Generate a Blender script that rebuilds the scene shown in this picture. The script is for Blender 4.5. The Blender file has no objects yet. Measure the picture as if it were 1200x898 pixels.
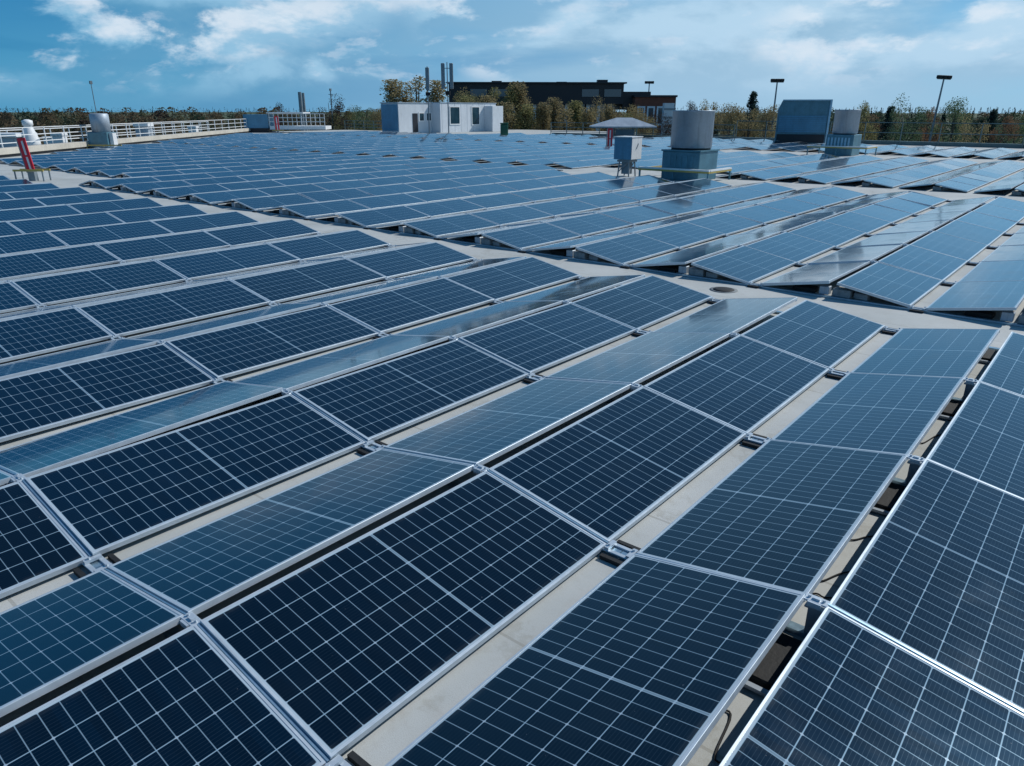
import bpy, bmesh, math, random
from mathutils import Vector, Matrix, noise
random.seed(7)
C = bpy.context.scene
COL = C.collection
R = math.radians
# ------------------------------------------------------------------ camera
CAM = Vector((5.3986, -1.2749, 2.5762)); YAW, PITCH, ROLL = 0.69222, 0.3570, 0.00171
FPX = 857.28                                   # focal length in pixels of a 1200 px wide frame
cf = Vector((-math.sin(YAW)*math.cos(PITCH), math.cos(YAW)*math.cos(PITCH), -math.sin(PITCH)))
cr = Vector((math.cos(YAW), math.sin(YAW), 0)); cu = cr.cross(cf)
cr, cu = math.cos(ROLL)*cr + math.sin(ROLL)*cu, -math.sin(ROLL)*cr + math.cos(ROLL)*cu
cam = bpy.data.cameras.new('camera'); camo = bpy.data.objects.new('camera', cam); COL.objects.link(camo)
m = Matrix((cr, cu, -cf)).transposed().to_4x4(); m.translation = CAM
camo.matrix_world = m
cam.sensor_width = 36; cam.lens = 36*FPX/1200; cam.clip_end = 6000; cam.clip_start = 0.05
C.camera = camo
# ------------------------------------------------------------------ sky, sun, exposure
SUN_AZ, SUN_EL = R(26), R(43)                  # azimuth from +Y towards +X
C.view_settings.view_transform = 'Standard'; C.view_settings.look = 'None'
C.view_settings.exposure = 0.10; C.view_settings.gamma = 1
W = bpy.data.worlds.new('World'); C.world = W; W.use_nodes = True

class NT:
    """small helper for node graphs"""
    def __init__(s, tree): s.t = tree; s.n = tree.nodes; s.l = tree.links
    def node(s, typ, **kw):
        n = s.n.new(typ)
        for k, v in kw.items(): setattr(n, k, v)
        return n
    def put(s, sock, v):
        if isinstance(v, bpy.types.NodeSocket): s.l.new(v, sock)
        elif v is not None:
            try: sock.default_value = v
            except Exception: sock.default_value = (v, v, v)
    def math(s, op, a, b=None, c=None, clamp=False):
        n = s.node('ShaderNodeMath', operation=op); n.use_clamp = clamp
        s.put(n.inputs[0], a)
        if b is not None: s.put(n.inputs[1], b)
        if c is not None: s.put(n.inputs[2], c)
        return n.outputs[0]
    def vmath(s, op, a, b=None):
        n = s.node('ShaderNodeVectorMath', operation=op); s.put(n.inputs[0], a)
        if b is not None: s.put(n.inputs[3] if op == 'SCALE' else n.inputs[1], b)
        return n.outputs[0]
    def mix(s, f, a, b, mode='MIX'):
        n = s.node('ShaderNodeMix', data_type='RGBA', blend_type=mode)
        s.put(n.inputs[0], f); s.put(n.inputs[6], a); s.put(n.inputs[7], b)
        return n.outputs[2]
    def smooth(s, x, lo, hi):
        n = s.node('ShaderNodeMapRange', interpolation_type='SMOOTHSTEP')
        s.put(n.inputs[0], x); s.put(n.inputs[1], lo); s.put(n.inputs[2], hi)
        return n.outputs[0]
    def noise(s, vec, scale, detail=4, rough=.5, dist=0):
        n = s.node('ShaderNodeTexNoise'); s.put(n.inputs['Vector'], vec)
        n.inputs['Scale'].default_value = scale; n.inputs['Detail'].default_value = detail
        n.inputs['Roughness'].default_value = rough; n.inputs['Distortion'].default_value = dist
        return n.outputs[0]

def c4(r, g, b): return (r, g, b, 1)
w = NT(W.node_tree)
for n in list(w.n): w.n.remove(n)
sky = w.node('ShaderNodeTexSky', sky_type='NISHITA'); sky.sun_disc = False
sky.sun_elevation = SUN_EL; sky.sun_rotation = SUN_AZ
sky.altitude = 100; sky.air_density = 1.0; sky.dust_density = 0.6; sky.ozone_density = 2.0
tc = w.node('ShaderNodeTexCoord'); d = tc.outputs['Generated']
sp = w.node('ShaderNodeSeparateXYZ'); w.put(sp.inputs[0], d); dz = sp.outputs[2]
den = w.math('ADD', w.math('MAXIMUM', dz, 0.0), 0.09)
cx = w.node('ShaderNodeCombineXYZ')
# cloud sheet coordinates: direction projected on a horizontal layer
w.put(cx.inputs[0], w.math('DIVIDE', sp.outputs[0], den)); w.put(cx.inputs[1], w.math('DIVIDE', sp.outputs[1], den))
P = cx.outputs[0]
# coordinates for cumulus near the horizon: direction itself, squeezed vertically
cy = w.node('ShaderNodeVectorMath', operation='MULTIPLY'); w.put(cy.inputs[0], d); cy.inputs[1].default_value = (1, 1, 2.4)
Q = cy.outputs[0]
sdn = w.node('ShaderNodeVectorMath', operation='DOT_PRODUCT'); w.put(sdn.inputs[0], d); sdn.inputs[1].default_value = (cr.x, cr.y, 0)
right = w.smooth(sdn.outputs['Value'], -.62, .30)                         # paler towards the sun's side, deeper teal away from it
low = w.smooth(dz, 0.0, .14); high = w.smooth(dz, .14, .80)
g_lo = w.mix(right, c4(.5, 3.1, 5.5), c4(2.3, 5.0, 7.4)); g_hi = w.mix(right, c4(.10, 1.9, 4.3), c4(1.9, 4.6, 7.3))
grad = w.mix(low, g_lo, g_hi)
grad = w.mix(high, grad, c4(.10, 1.05, 2.7))
base = w.mix(w.mix(high, c4(.88, .88, .88), c4(.70, .70, .70)), w.mix(1.0, sky.outputs[0], c4(.6, .9, 1.1), 'MULTIPLY'), grad)
def stretch(k, off=(0, 0, 0)):
    a = w.node('ShaderNodeVectorMath', operation='MULTIPLY_ADD'); w.put(a.inputs[0], d); a.inputs[1].default_value = (1, 1, k); a.inputs[2].default_value = off
    return a.outputs[0]
def times(*a):
    v = a[0]
    for b_ in a[1:]: v = w.math('MULTIPLY', v, b_)
    return v
fade = w.smooth(dz, .24, .09)
grey = w.mix(right, c4(.9, 3.1, 5.2), c4(3.1, 5.1, 6.9)); pale = w.mix(right, c4(2.4, 5.0, 7.1), c4(4.8, 6.8, 8.5))
deep = w.mix(right, c4(.12, 1.75, 3.9), c4(.75, 3.0, 5.7))
def cloud(k, off, scale, lo, hi, dist=.15, det=7, rough=.55, dzz=.02):
    """soft billows: cover and how much their upper, sunlit side shows"""
    n1 = w.noise(stretch(k, off), scale, det, rough, dist); n2 = w.noise(stretch(k, (off[0], off[1], off[2]+dzz*k)), scale, det, rough, dist)
    return w.smooth(n1, lo, hi), w.smooth(w.math('SUBTRACT', n1, n2), -.05, .10)
haze_low = w.smooth(dz, .11, .0)
veil = w.smooth(w.noise(stretch(2.4, (3.1, 0, 0)), 2.6, 5, .55, .3), .40, .60)
band = w.smooth(w.noise(stretch(6.0, (0, 0, 1.7)), 2.4, 4, .5, .3), .50, .66)
col = w.mix(times(veil, .70, fade), base, grey)
col = w.mix(times(band, .45, w.smooth(dz, .4, .1)), col, deep)
c1, l1 = cloud(2.3, (5.2, 2.1, 0), 3.0, .46, .58, .2, 8, .56, .03)
col = w.mix(times(c1, .92, fade, w.smooth(dz, .0, .05)), col, w.mix(l1, grey, pale))
m1 = w.smooth(w.noise(stretch(2.0, (9.2, 0, .4)), 3.0, 3, .5), .42, .54)
c2, l2 = cloud(2.1, (1.3, 4.1, 0), 5.2, .48, .56, .15, 9, .58, .016)
col = w.mix(times(c2, m1, .85, fade, w.smooth(dz, .015, .06)), col, w.mix(l2, pale, c4(7.4, 8.3, 9.2)))
c3, l3 = cloud(2.6, (7.7, 1.4, 2.0), 11.0, .54, .64, .2, 8, .6, .008)
col = w.mix(times(c3, .35, fade, w.smooth(dz, .012, .04)), col, w.mix(l3, pale, c4(6.6, 7.6, 8.8)))
col = w.mix(times(haze_low, .35, right), col, c4(4.0, 5.9, 7.8))
bg = w.node('ShaderNodeBackground'); w.put(bg.inputs[0], col); bg.inputs[1].default_value = 0.095
out = w.node('ShaderNodeOutputWorld'); w.put(out.inputs[0], bg.outputs[0])

sl = bpy.data.lights.new('sun', 'SUN'); sl.energy = 3.5; sl.angle = R(.53); sl.color = (1, .965, .91)
so = bpy.data.objects.new('sun', sl); COL.objects.link(so)
sd = Vector((math.sin(SUN_AZ)*math.cos(SUN_EL), math.cos(SUN_AZ)*math.cos(SUN_EL), math.sin(SUN_EL)))
so.rotation_euler = sd.to_track_quat('Z', 'Y').to_euler(); so.location = (0, 0, 60)

# ------------------------------------------------------------------ helpers
def ray(px, py):
    return (cf + cr*((px-600)/FPX) - cu*((py-449)/FPX)).normalized()
def pt(px, py, D):
    """real world point seen in direction (px,py) of the 1200 px frame, D metres away over the ground"""
    r = ray(px, py); return CAM + r*(D/math.hypot(r.x, r.y))
def on(px, py, z=0.0):
    r = ray(px, py); return CAM + r*((z-CAM.z)/r.z)
def tag(o, label=None, cat=None, group=None, kind=None):
    if label: o['label'] = label
    if cat: o['category'] = cat
    if group: o['group'] = group
    if kind: o['kind'] = kind
    return o
def empty(name, loc, label, cat, rz=0, group=None):
    o = bpy.data.objects.new(name, None); COL.objects.link(o); o.empty_display_size = .2
    o.location = loc; o.rotation_euler = (0, 0, rz)
    return tag(o, label, cat, group)
def link(name, me, parent=None):
    o = bpy.data.objects.new(name, me); COL.objects.link(o)
    if parent: o.parent = parent
    return o
class MB:
    def __init__(s): s.b = bmesh.new()
    def box(s, x0, x1, y0, y1, z0, z1, M=None, bev=0):
        c = [(x, y, z) for x in (x0, x1) for y in (y0, y1) for z in (z0, z1)]
        v = [s.b.verts.new(M @ Vector(p) if M else p) for p in c]
        fs = [s.b.faces.new([v[i] for i in f]) for f in ((0,1,3,2),(4,6,7,5),(0,4,5,1),(2,3,7,6),(0,2,6,4),(1,5,7,3))]
        if bev:
            es = {e for f in fs for e in f.edges}
            bmesh.ops.bevel(s.b, geom=list(es), offset=bev, segments=1, affect='EDGES')
        return s
    def bar(s, a, b, r, n=6, r2=None):
        a, b = Vector(a), Vector(b); d = (b-a)
        if d.length < 1e-6: return s
        q = d.to_track_quat('Z', 'Y'); r2 = r if r2 is None else r2
        A = [s.b.verts.new(a + q @ Vector((r*math.cos(t), r*math.sin(t), 0))) for t in [2*math.pi*i/n for i in range(n)]]
        B = [s.b.verts.new(b + q @ Vector((r2*math.cos(t), r2*math.sin(t), 0))) for t in [2*math.pi*i/n for i in range(n)]]
        for i in range(n): 
            f = s.b.faces.new((A[i], A[(i+1) % n], B[(i+1) % n], B[i])); f.smooth = n > 8
        s.b.faces.new(A[::-1]); s.b.faces.new(B); return s
    def lathe(s, prof, n=24, c=(0, 0, 0)):
        rings = []
        for r, z in prof:
            rings.append([s.b.verts.new((c[0]+r*math.cos(2*math.pi*i/n), c[1]+r*math.sin(2*math.pi*i/n), c[2]+z)) for i in range(n)])
        for A, B in zip(rings, rings[1:]):
            for i in range(n):
                f = s.b.faces.new((A[i], A[(i+1) % n], B[(i+1) % n], B[i])); f.smooth = True
        s.b.faces.new(rings[0][::-1]); s.b.faces.new(rings[-1]); return s
    def poly(s, pts): s.b.faces.new([s.b.verts.new(p) for p in pts]); return s
    def prism(s, prof, y0, y1):
        """profile in x,z extruded along y"""
        A = [s.b.verts.new((x, y0, z)) for x, z in prof]; B = [s.b.verts.new((x, y1, z)) for x, z in prof]
        n = len(prof)
        for i in range(n): s.b.faces.new((A[i], B[i], B[(i+1) % n], A[(i+1) % n]))
        s.b.faces.new(A); s.b.faces.new(B[::-1]); return s
    def tube(s, pts, r, n=5):
        for a, b in zip(pts, pts[1:]): s.bar(a, b, r, n)
        return s
    def mesh(s, name, mat, fix=True):
        if fix: bmesh.ops.recalc_face_normals(s.b, faces=s.b.faces[:])
        me = bpy.data.meshes.new(name); s.b.to_mesh(me); s.b.free()
        if mat: me.materials.append(mat)
        return me
    def build(s, name, mat, parent=None): return link(name, s.mesh(name, mat), parent)

def material(name, col, rough=.6, metal=0, var=.12, scale=3.0, bump=0, bscale=40, spec=.5, col2=None, streaks=0):
    M = bpy.data.materials.new(name); M.use_nodes = True; t = NT(M.node_tree)
    b = t.n['Principled BSDF']; o = t.node('ShaderNodeTexCoord').outputs['Object']
    n1 = t.noise(o, scale, 5, .6); n2 = t.noise(o, scale*9, 4, .6)
    f = t.math('ADD', t.math('MULTIPLY', n1, .65), t.math('MULTIPLY', n2, .35))
    f = t.smooth(f, .3, .7)
    a = tuple(c*(1-var) for c in col); e = col2 if col2 else tuple(min(1, c*(1+var)) for c in col)
    cc = t.mix(f, c4(*a), c4(*e))
    if streaks:
        mp = t.node('ShaderNodeVectorMath', operation='MULTIPLY'); t.put(mp.inputs[0], o); mp.inputs[1].default_value = (6, 6, .5)
        s_ = t.smooth(t.noise(mp.outputs[0], 1.3, 4, .6), .52, .75)
        cc = t.mix(t.math('MULTIPLY', s_, streaks), cc, c4(*(c*.45 for c in col)))
    t.put(b.inputs['Base Color'], cc); t.put(b.inputs['Roughness'], t.math('ADD', rough-.06, t.math('MULTIPLY', f, .12), clamp=True))
    b.inputs['Metallic'].default_value = metal; b.inputs['Specular IOR Level'].default_value = spec
    if bump:
        bp = t.node('ShaderNodeBump'); bp.inputs['Strength'].default_value = bump; bp.inputs['Distance'].default_value = .01
        t.put(bp.inputs['Height'], t.noise(o, bscale, 4, .6)); t.put(b.inputs['Normal'], bp.outputs[0])
    return M

# ------------------------------------------------------------------ materials
ALU = material('aluminium_frame', (.50, .57, .63), .45, .40, .12, 2.0)
RAILM = material('rail_metal', (.30, .45, .56), .38, .75, .15, 3.0)
GALV = material('galvanised_steel', (.34, .40, .46), .5, .25, .15, 1.2, streaks=.45)
TEALM = material('teal_painted_metal', (.085, .20, .26), .38, .2, .25, 1.4, streaks=.4)
WHITE = material('white_metal', (.70, .72, .73), .45, .0, .08, 1.5, streaks=.25)
CONC = material('grey_concrete_block', (.20, .22, .23), .85, 0, .3, 9, bump=.5)
DCONC = material('dark_rubber', (.009, .011, .013), .75, 0, .3, 12, bump=.3)
BLACK = material('black_cable', (.012, .012, .013), .5, 0, .2, 10)
BEIGE = material('beige_parapet', (.47, .44, .38), .8, 0, .15, .6, bump=.2, streaks=.4)
RED = material('red_paint', (.62, .015, .035), .4, 0, .12, 4)
YEL = material('yellow_paint', (.42, .32, .09), .5, 0, .15, 4)
BLUEBOX = material('blue_cladding_and_shade', (.09, .25, .38), .5, 0, .2, .8, streaks=.4)  # real blue metal, and painted shade on the cabinet and plant room
WALL = material('white_render', (.58, .62, .66), .75, 0, .08, .7, streaks=.3)
DARKB = material('black_cladding', (.005, .008, .015), .5, 0, .3, .4)
BRICK = material('red_brick', (.16, .055, .035), .85, 0, .25, 1.2)
GLASSD = material('window_glass', (.012, .045, .07), .08, 0, .2, .6, spec=.8)
FENCE = material('grey_green_railing', (.09, .14, .15), .5, .2, .2, .5)
ANT = material('grey_antenna', (.20, .24, .27), .5, .2, .15, 1.0)
DGREEN = material('green_plastic', (.01, .09, .05), .5, 0, .2, 2)

def roof_material():
    M = bpy.data.materials.new('roof_membrane'); M.use_nodes = True; t = NT(M.node_tree); b = t.n['Principled BSDF']
    o = t.node('ShaderNodeTexCoord').outputs['Object']
    big = t.smooth(t.noise(o, .55, 5, .6), .3, .7); fine = t.noise(o, 160, 3, .7); mid = t.noise(o, 9, 5, .65)
    c = t.mix(big, c4(.37, .395, .39), c4(.48, .50, .49))
    c = t.mix(t.math('MULTIPLY', t.smooth(mid, .5, .72), .35), c, c4(.34, .335, .31))
    c = t.mix(t.math('MULTIPLY', t.smooth(fine, .45, .7), .4), c, c4(.30, .30, .28))
    s = t.node('ShaderNodeSeparateXYZ'); t.put(s.inputs[0], o)                    # welded seams of the membrane every 1.5 m
    fr = t.math('FRACT', t.math('DIVIDE', t.math('ADD', s.outputs[1], 200.4), 1.55))
    seam = t.math('LESS_THAN', fr, .012)
    c = t.mix(t.math('MULTIPLY', seam, .5), c, c4(.22, .22, .20))
    st = t.smooth(t.noise(o, 1.7, 6, .7, 1.2), .60, .72)
    c = t.mix(t.math('MULTIPLY', st, .35), c, c4(.25, .24, .20))
    vo = t.node('ShaderNodeTexVoronoi', feature='SMOOTH_F1'); t.put(vo.inputs['Vector'], o); vo.inputs['Scale'].default_value = .55
    ringm = t.math('SUBTRACT', 1, t.smooth(t.math('ABSOLUTE', t.math('SUBTRACT', t.math('ADD', vo.outputs['Distance'], t.math('MULTIPLY', mid, .25)), .52)), .0, .035))
    c = t.mix(t.math('MULTIPLY', ringm, .30), c, c4(.24, .235, .20))
    t.put(b.inputs['Base Color'], c); b.inputs['Roughness'].default_value = .82
    bp = t.node('ShaderNodeBump'); bp.inputs['Strength'].default_value = .35; bp.inputs['Distance'].default_value = .004
    t.put(bp.inputs['Height'], fine); t.put(b.inputs['Normal'], bp.outputs[0])
    return M
ROOF = roof_material()

PL, PW, TH = 2.096, 1.0155, .035            # panel length, width and frame height
def cell_material(name, stuff=False):
    """144 half cells: 24 along the panel, 6 across, split in the middle; UV runs 0..1 over the panel"""
    M = bpy.data.materials.new(name); M.use_nodes = True; t = NT(M.node_tree); b = t.n['Principled BSDF']
    uv = t.node('ShaderNodeUVMap').outputs[0]; s = t.node('ShaderNodeSeparateXYZ'); t.put(s.inputs[0], uv)
    U = t.math('MULTIPLY', s.outputs[0], PL); V = t.math('MULTIPLY', s.outputs[1], PW)
    mgn = .024
    a = t.math('SUBTRACT', t.math('ABSOLUTE', t.math('SUBTRACT', U, PL/2)), .007)
    pu = (PL/2-.007-mgn)/12; pv = (PW-2*mgn)/6
    ua = t.math('DIVIDE', a, pu); va = t.math('DIVIDE', t.math('SUBTRACT', V, mgn), pv)
    du = t.math('MULTIPLY', t.math('PINGPONG', ua, .5), pu)                      # metres from the nearest cell gap
    dv = t.math('MULTIPLY', t.math('PINGPONG', va, .5), pv)
    lu = t.math('SUBTRACT', 1, t.smooth(du, .0012, .0030)); lv = t.math('SUBTRACT', 1, t.smooth(dv, .0014, .0034))
    mid = t.math('LESS_THAN', a, 0.0015)
    outm = t.math('MAXIMUM', t.math('GREATER_THAN', ua, 12), t.math('MAXIMUM', t.math('LESS_THAN', va, 0), t.math('GREATER_THAN', va, 6)))
    du2 = t.math('MULTIPLY', t.math('PINGPONG', ua, 1.0), pu)                    # chamfered corners of full cells
    dia = t.math('LESS_THAN', t.math('ADD', du2, dv), .0095)
    bus = t.math('MULTIPLY', t.math('PINGPONG', t.math('MULTIPLY', va, 9), .5), pv/9)
    vb = t.math('SUBTRACT', 1, t.smooth(bus, .0006, .0013))
    rnd = (t.node('ShaderNodeNewGeometry').outputs['Random Per Island'] if stuff else t.node('ShaderNodeObjectInfo').outputs['Random'])
    wn = t.node('ShaderNodeTexWhiteNoise', noise_dimensions='4D')                # each cell a slightly different blue
    cb = t.node('ShaderNodeCombineXYZ'); t.put(cb.inputs[0], t.math('FLOOR', t.math('DIVIDE', U, pu*1.0))); t.put(cb.inputs[1], t.math('FLOOR', va))
    t.put(wn.inputs['Vector'], cb.outputs[0]); t.put(wn.inputs['W'], rnd)
    cell = t.mix(rnd, c4(.0005, .0016, .0036), c4(.0005, .0100, .0260))
    cell = t.mix(t.math('MULTIPLY', wn.outputs[0], .45), cell, c4(.0005, .0022, .0055))
    line = c4(.30, .45, .56)
    c = t.mix(t.math('MULTIPLY', vb, .06), cell, line)
    c = t.mix(t.math('MULTIPLY', lu, .60), c, line); c = t.mix(t.math('MULTIPLY', lv, .80), c, line)
    c = t.mix(t.math('MULTIPLY', dia, .6), c, c4(.40, .50, .58))
    c = t.mix(t.math('MULTIPLY', mid, .55), c, c4(.26, .38, .48)); c = t.mix(outm, c, c4(.36, .45, .52))
    o = t.node('ShaderNodeTexCoord').outputs['Object']
    dust = t.smooth(t.noise(o, 2.2, 6, .65, .6), .42, .75)                        # thin film of dust, thicker along the low edge
    c = t.mix(t.math('MULTIPLY', dust, .008), c, c4(.35, .36, .34))
    edge_ = t.smooth(t.math('ABSOLUTE', t.math('SUBTRACT', s.outputs[1], .5)), .44, .495)
    c = t.mix(t.math('MULTIPLY', t.math('MULTIPLY', edge_, t.smooth(t.noise(o, 6.0, 4, .6), .35, .7)), .16), c, c4(.33, .34, .31))
    sp_ = t.smooth(t.noise(o, 55, 2, .5), .74, .80)
    c = t.mix(t.math('MULTIPLY', sp_, .35), c, c4(.30, .32, .32))
    t.put(b.inputs['Base Color'], c)
    t.put(b.inputs['Roughness'], t.math('ADD', .085, t.math('MULTIPLY', dust, .10)))
    # silicon under glass: a dark blue reflecting layer (the anti-reflection coating) below the clear front glass
    paint = t.math('MAXIMUM', t.math('MAXIMUM', mid, outm), t.math('MAXIMUM', t.math('MULTIPLY', lu, .6), t.math('MULTIPLY', lv, .8)))
    t.put(b.inputs['Metallic'], t.math('SUBTRACT', .40, t.math('MULTIPLY', paint, .40), clamp=True))
    b.inputs['Specular Tint'].default_value = (.30, .62, .88, 1)
    t.put(b.inputs['Roughness'], t.math('ADD', .22, t.math('MULTIPLY', dust, .06)))
    b.inputs['Specular IOR Level'].default_value = .08
    b.inputs['Coat Weight'].default_value = 1.0; b.inputs['Coat IOR'].default_value = 1.52
    t.put(b.inputs['Coat Roughness'], t.math('ADD', .06, t.math('MULTIPLY', dust, .10)))
    return M
CELL = cell_material('cell_glass'); CELLS = cell_material('cell_glass_far', True)

# ------------------------------------------------------------------ ground, roof
tag(MB().poly([(-4000, -400, -10), (4000, -400, -10), (4000, 5000, -10), (-4000, 5000, -10)]).build('ground',
    material('grass_ground', (.055, .075, .03), .95, 0, .4, .02)), kind='structure')
tag(MB().poly([(-80, 100, -9.99), (60, 100, -9.99), (60, 124, -9.99), (-80, 124, -9.99)]).build('road', material('asphalt', (.05, .05, .052), .9, 0, .15, .5)), kind='structure')
rb = MB()
outl = [(24, -9), (24, 66.6), (-45, 66.6), (-45, 84), (-66, 84), (-66, 66.6), (-80.5, 66.6), (-80.5, 51), (-46.5, 12.5), (-38, -9)]
n = len(outl); top = [rb.b.verts.new((x, y, 0)) for x, y in outl]; bot = [rb.b.verts.new((x, y, -10)) for x, y in outl]
rb.b.faces.new(top)
for i in range(n): rb.b.faces.new((top[i], bot[i], bot[(i+1) % n], top[(i+1) % n]))
tag(rb.build('flat_roof', ROOF), kind='structure')

# ------------------------------------------------------------------ solar panels
PITCHW, GAP, CH, ZL, ZR, L = 2.3049, .1131, 1.0000, .065, .241, 2.12
TILT = math.atan2(ZR-ZL, CH)
def frame_bm(bm, M=None, simple=False):
    lip = .013; X, Y = PW/2, PL/2
    def ring(x, y, z): return [bm.verts.new((M @ Vector(p)) if M else p) for p in ((-x, -y, z), (x, -y, z), (x, y, z), (-x, y, z))]
    if simple: rr = [ring(X, Y, -TH), ring(X, Y, 0), ring(X-lip, Y-lip, 0)]
    else: rr = [ring(X-.02, Y-.02, -TH), ring(X, Y, -TH), ring(X, Y, -.0015), ring(X-.0015, Y-.0015, 0), ring(X-lip, Y-lip, 0), ring(X-lip, Y-lip, -.006)]
    fs = []
    for A, B in zip(rr, rr[1:]):
        for i in range(4): fs.append(bm.faces.new((A[i], A[(i+1) % 4], B[(i+1) % 4], B[i])))
    return fs
def glass_bm(bm, uvl, M=None, z=-.0025, lip=.0128):
    X, Y = PW/2-lip, PL/2-lip
    vs = []
    for x, y in ((-X, -Y), (X, -Y), (X, Y), (-X, Y)): vs.append(bm.verts.new((M @ Vector((x, y, z))) if M else (x, y, z)))
    f = bm.faces.new(vs)
    for lp, (x, y) in zip(f.loops, ((-X, -Y), (X, -Y), (X, Y), (-X, Y))): lp[uvl].uv = ((y+PL/2)/PL, (x+PW/2)/PW)
    return f
b1 = bmesh.new(); frame_bm(b1); me_frame = bpy.data.meshes.new('frame'); b1.to_mesh(me_frame); b1.free(); me_frame.materials.append(ALU)
b1 = bmesh.new(); uvl = b1.loops.layers.uv.new('UVMap'); glass_bm(b1, uvl)
X, Y = PW/2-.014, PL/2-.014
b1.faces.new([b1.verts.new(p) for p in ((-X, -Y, -.010), (-X, Y, -.010), (X, Y, -.010), (X, -Y, -.010))])
me_glass = bpy.data.meshes.new('glass'); b1.to_mesh(me_glass); b1.free(); me_glass.materials.append(CELL)

def block_spans(k):
    """(block, first panel start, count) for ridge line k"""
    v = k*PITCHW; out = [(1, 4*L, -7)]
    edge = lambda u: -44.0-(u-13.7)*.92
    s2 = 9.75; n2 = 7 if k > -7 else 8
    if k <= -11: s2 += L; n2 -= 1
    out.append((2, s2, n2))
    s3, n3 = 27.8, (8 if k > -8 else 9)
    if k in (-6, -5, -4): s3 += L; n3 -= 1
    out.append((3, s3, n3))
    if k > -8: out.append((4, 49.5 if k > -3 else 50.2, 5))
    else: out.append((4, 48.0, 8))
    res = []
    for b, s, n in out:
        for i in range(abs(n)):
            u0 = s + i*L if n > 0 else s - (i+1)*L
            if v-1.1 < edge(u0): continue
            if (v < -49 or -47.7 < v < -44.6) and u0+L > 59.0: continue
            if v < -67 and u0+L > 46.5: continue
            if -37.6 < v < -30 and u0+L > 61.5: continue
            if b == 1 and k < -13: continue
            res.append((b, i, u0))
    return res
def visible(P, margin=0.0):
    q = P-CAM; a = q.dot(cf)
    if a < .15: return False
    x = 600+FPX*q.dot(cr)/a; y = 449-FPX*q.dot(cu)/a
    return -margin < x < 1200+margin and -margin < y < 898+margin
panels = []
for k in range(-40, 7):
    for b, i, u0 in block_spans(k):
        for side in (-1, 1):
            cxn = k*PITCHW + side*(GAP/2+CH/2); cen = Vector((cxn, u0+L/2, (ZL+ZR)/2))
            nrm = Vector((side*math.sin(TILT), 0, math.cos(TILT)))
            cnt = ext = 0
            for a in (-.45, -.15, .15, .45):
                for c in (-.46, -.25, 0, .25, .46):
                    q = cen+Vector((a*CH, c*PL, -side*a*(ZR-ZL)))
                    cnt += visible(q); ext += visible(q, 260)
            if not ext: continue
            dd = CAM-cen; area = cnt*max(.0, dd.normalized().dot(nrm))/dd.length_squared
            panels.append((area, k, b, i, side, cen))
panels.sort(key=lambda p: -p[0])
top300 = [p for p in panels[:300] if p[0] > 0]; rest = panels[len(top300):]
ORD = ['first','second','third','fourth','fifth','sixth','seventh','eighth','ninth','tenth','eleventh','twelfth','thirteenth','fourteenth',
       'fifteenth','sixteenth','seventeenth','eighteenth','nineteenth','twentieth'] + ['twenty-'+x for x in ('first','second','third','fourth','fifth','sixth','seventh','eighth','ninth')]
kmax = {b: max([p[1] for p in top300 if p[2] == b] or [0]) for b in (1, 2, 3, 4)}
BN = {1: 'front', 2: 'middle', 3: 'back', 4: 'rear'}
rnd = random.Random(11)
for area, k, b, i, side, cen in top300:
    o = bpy.data.objects.new('solar_panel', None); COL.objects.link(o); o.empty_display_size = .1
    o.location = cen; jt = .0055
    o.rotation_euler = (rnd.gauss(0, jt), side*TILT+rnd.gauss(0, jt), 0)
    rk = ORD[kmax[b]-k]; pos = ORD[i] + (' before' if b == 1 else ' beyond')
    lab = f"{'dark' if side > 0 else 'pale'} blue {BN[b]}-block panel, {'right' if side > 0 else 'left'} slope of {rk} ridge from right, {pos} aisle"
    tag(o, lab, 'solar panel', 'solar panels in tented rows on the roof')
    link('frame', me_frame, o); link('glass', me_glass, o)
fb = bmesh.new(); uvl = fb.loops.layers.uv.new('UVMap')
for area, k, b, i, side, cen in rest:
    Mx = Matrix.Translation(cen) @ Matrix.Rotation(side*TILT+rnd.gauss(0, .004), 4, 'Y') @ Matrix.Rotation(rnd.gauss(0, .004), 4, 'X')
    for f in frame_bm(fb, Mx, True): f.material_index = 0
    g = glass_bm(fb, uvl, Mx, -.0005, .0125); g.material_index = 1
me = bpy.data.meshes.new('distant_solar_panels'); fb.to_mesh(me); fb.free(); me.materials.append(ALU); me.materials.append(CELLS)
tag(link('distant_solar_panels', me), 'field of far solar panels filling the roof towards the railing', 'solar panels', kind='stuff')

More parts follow.
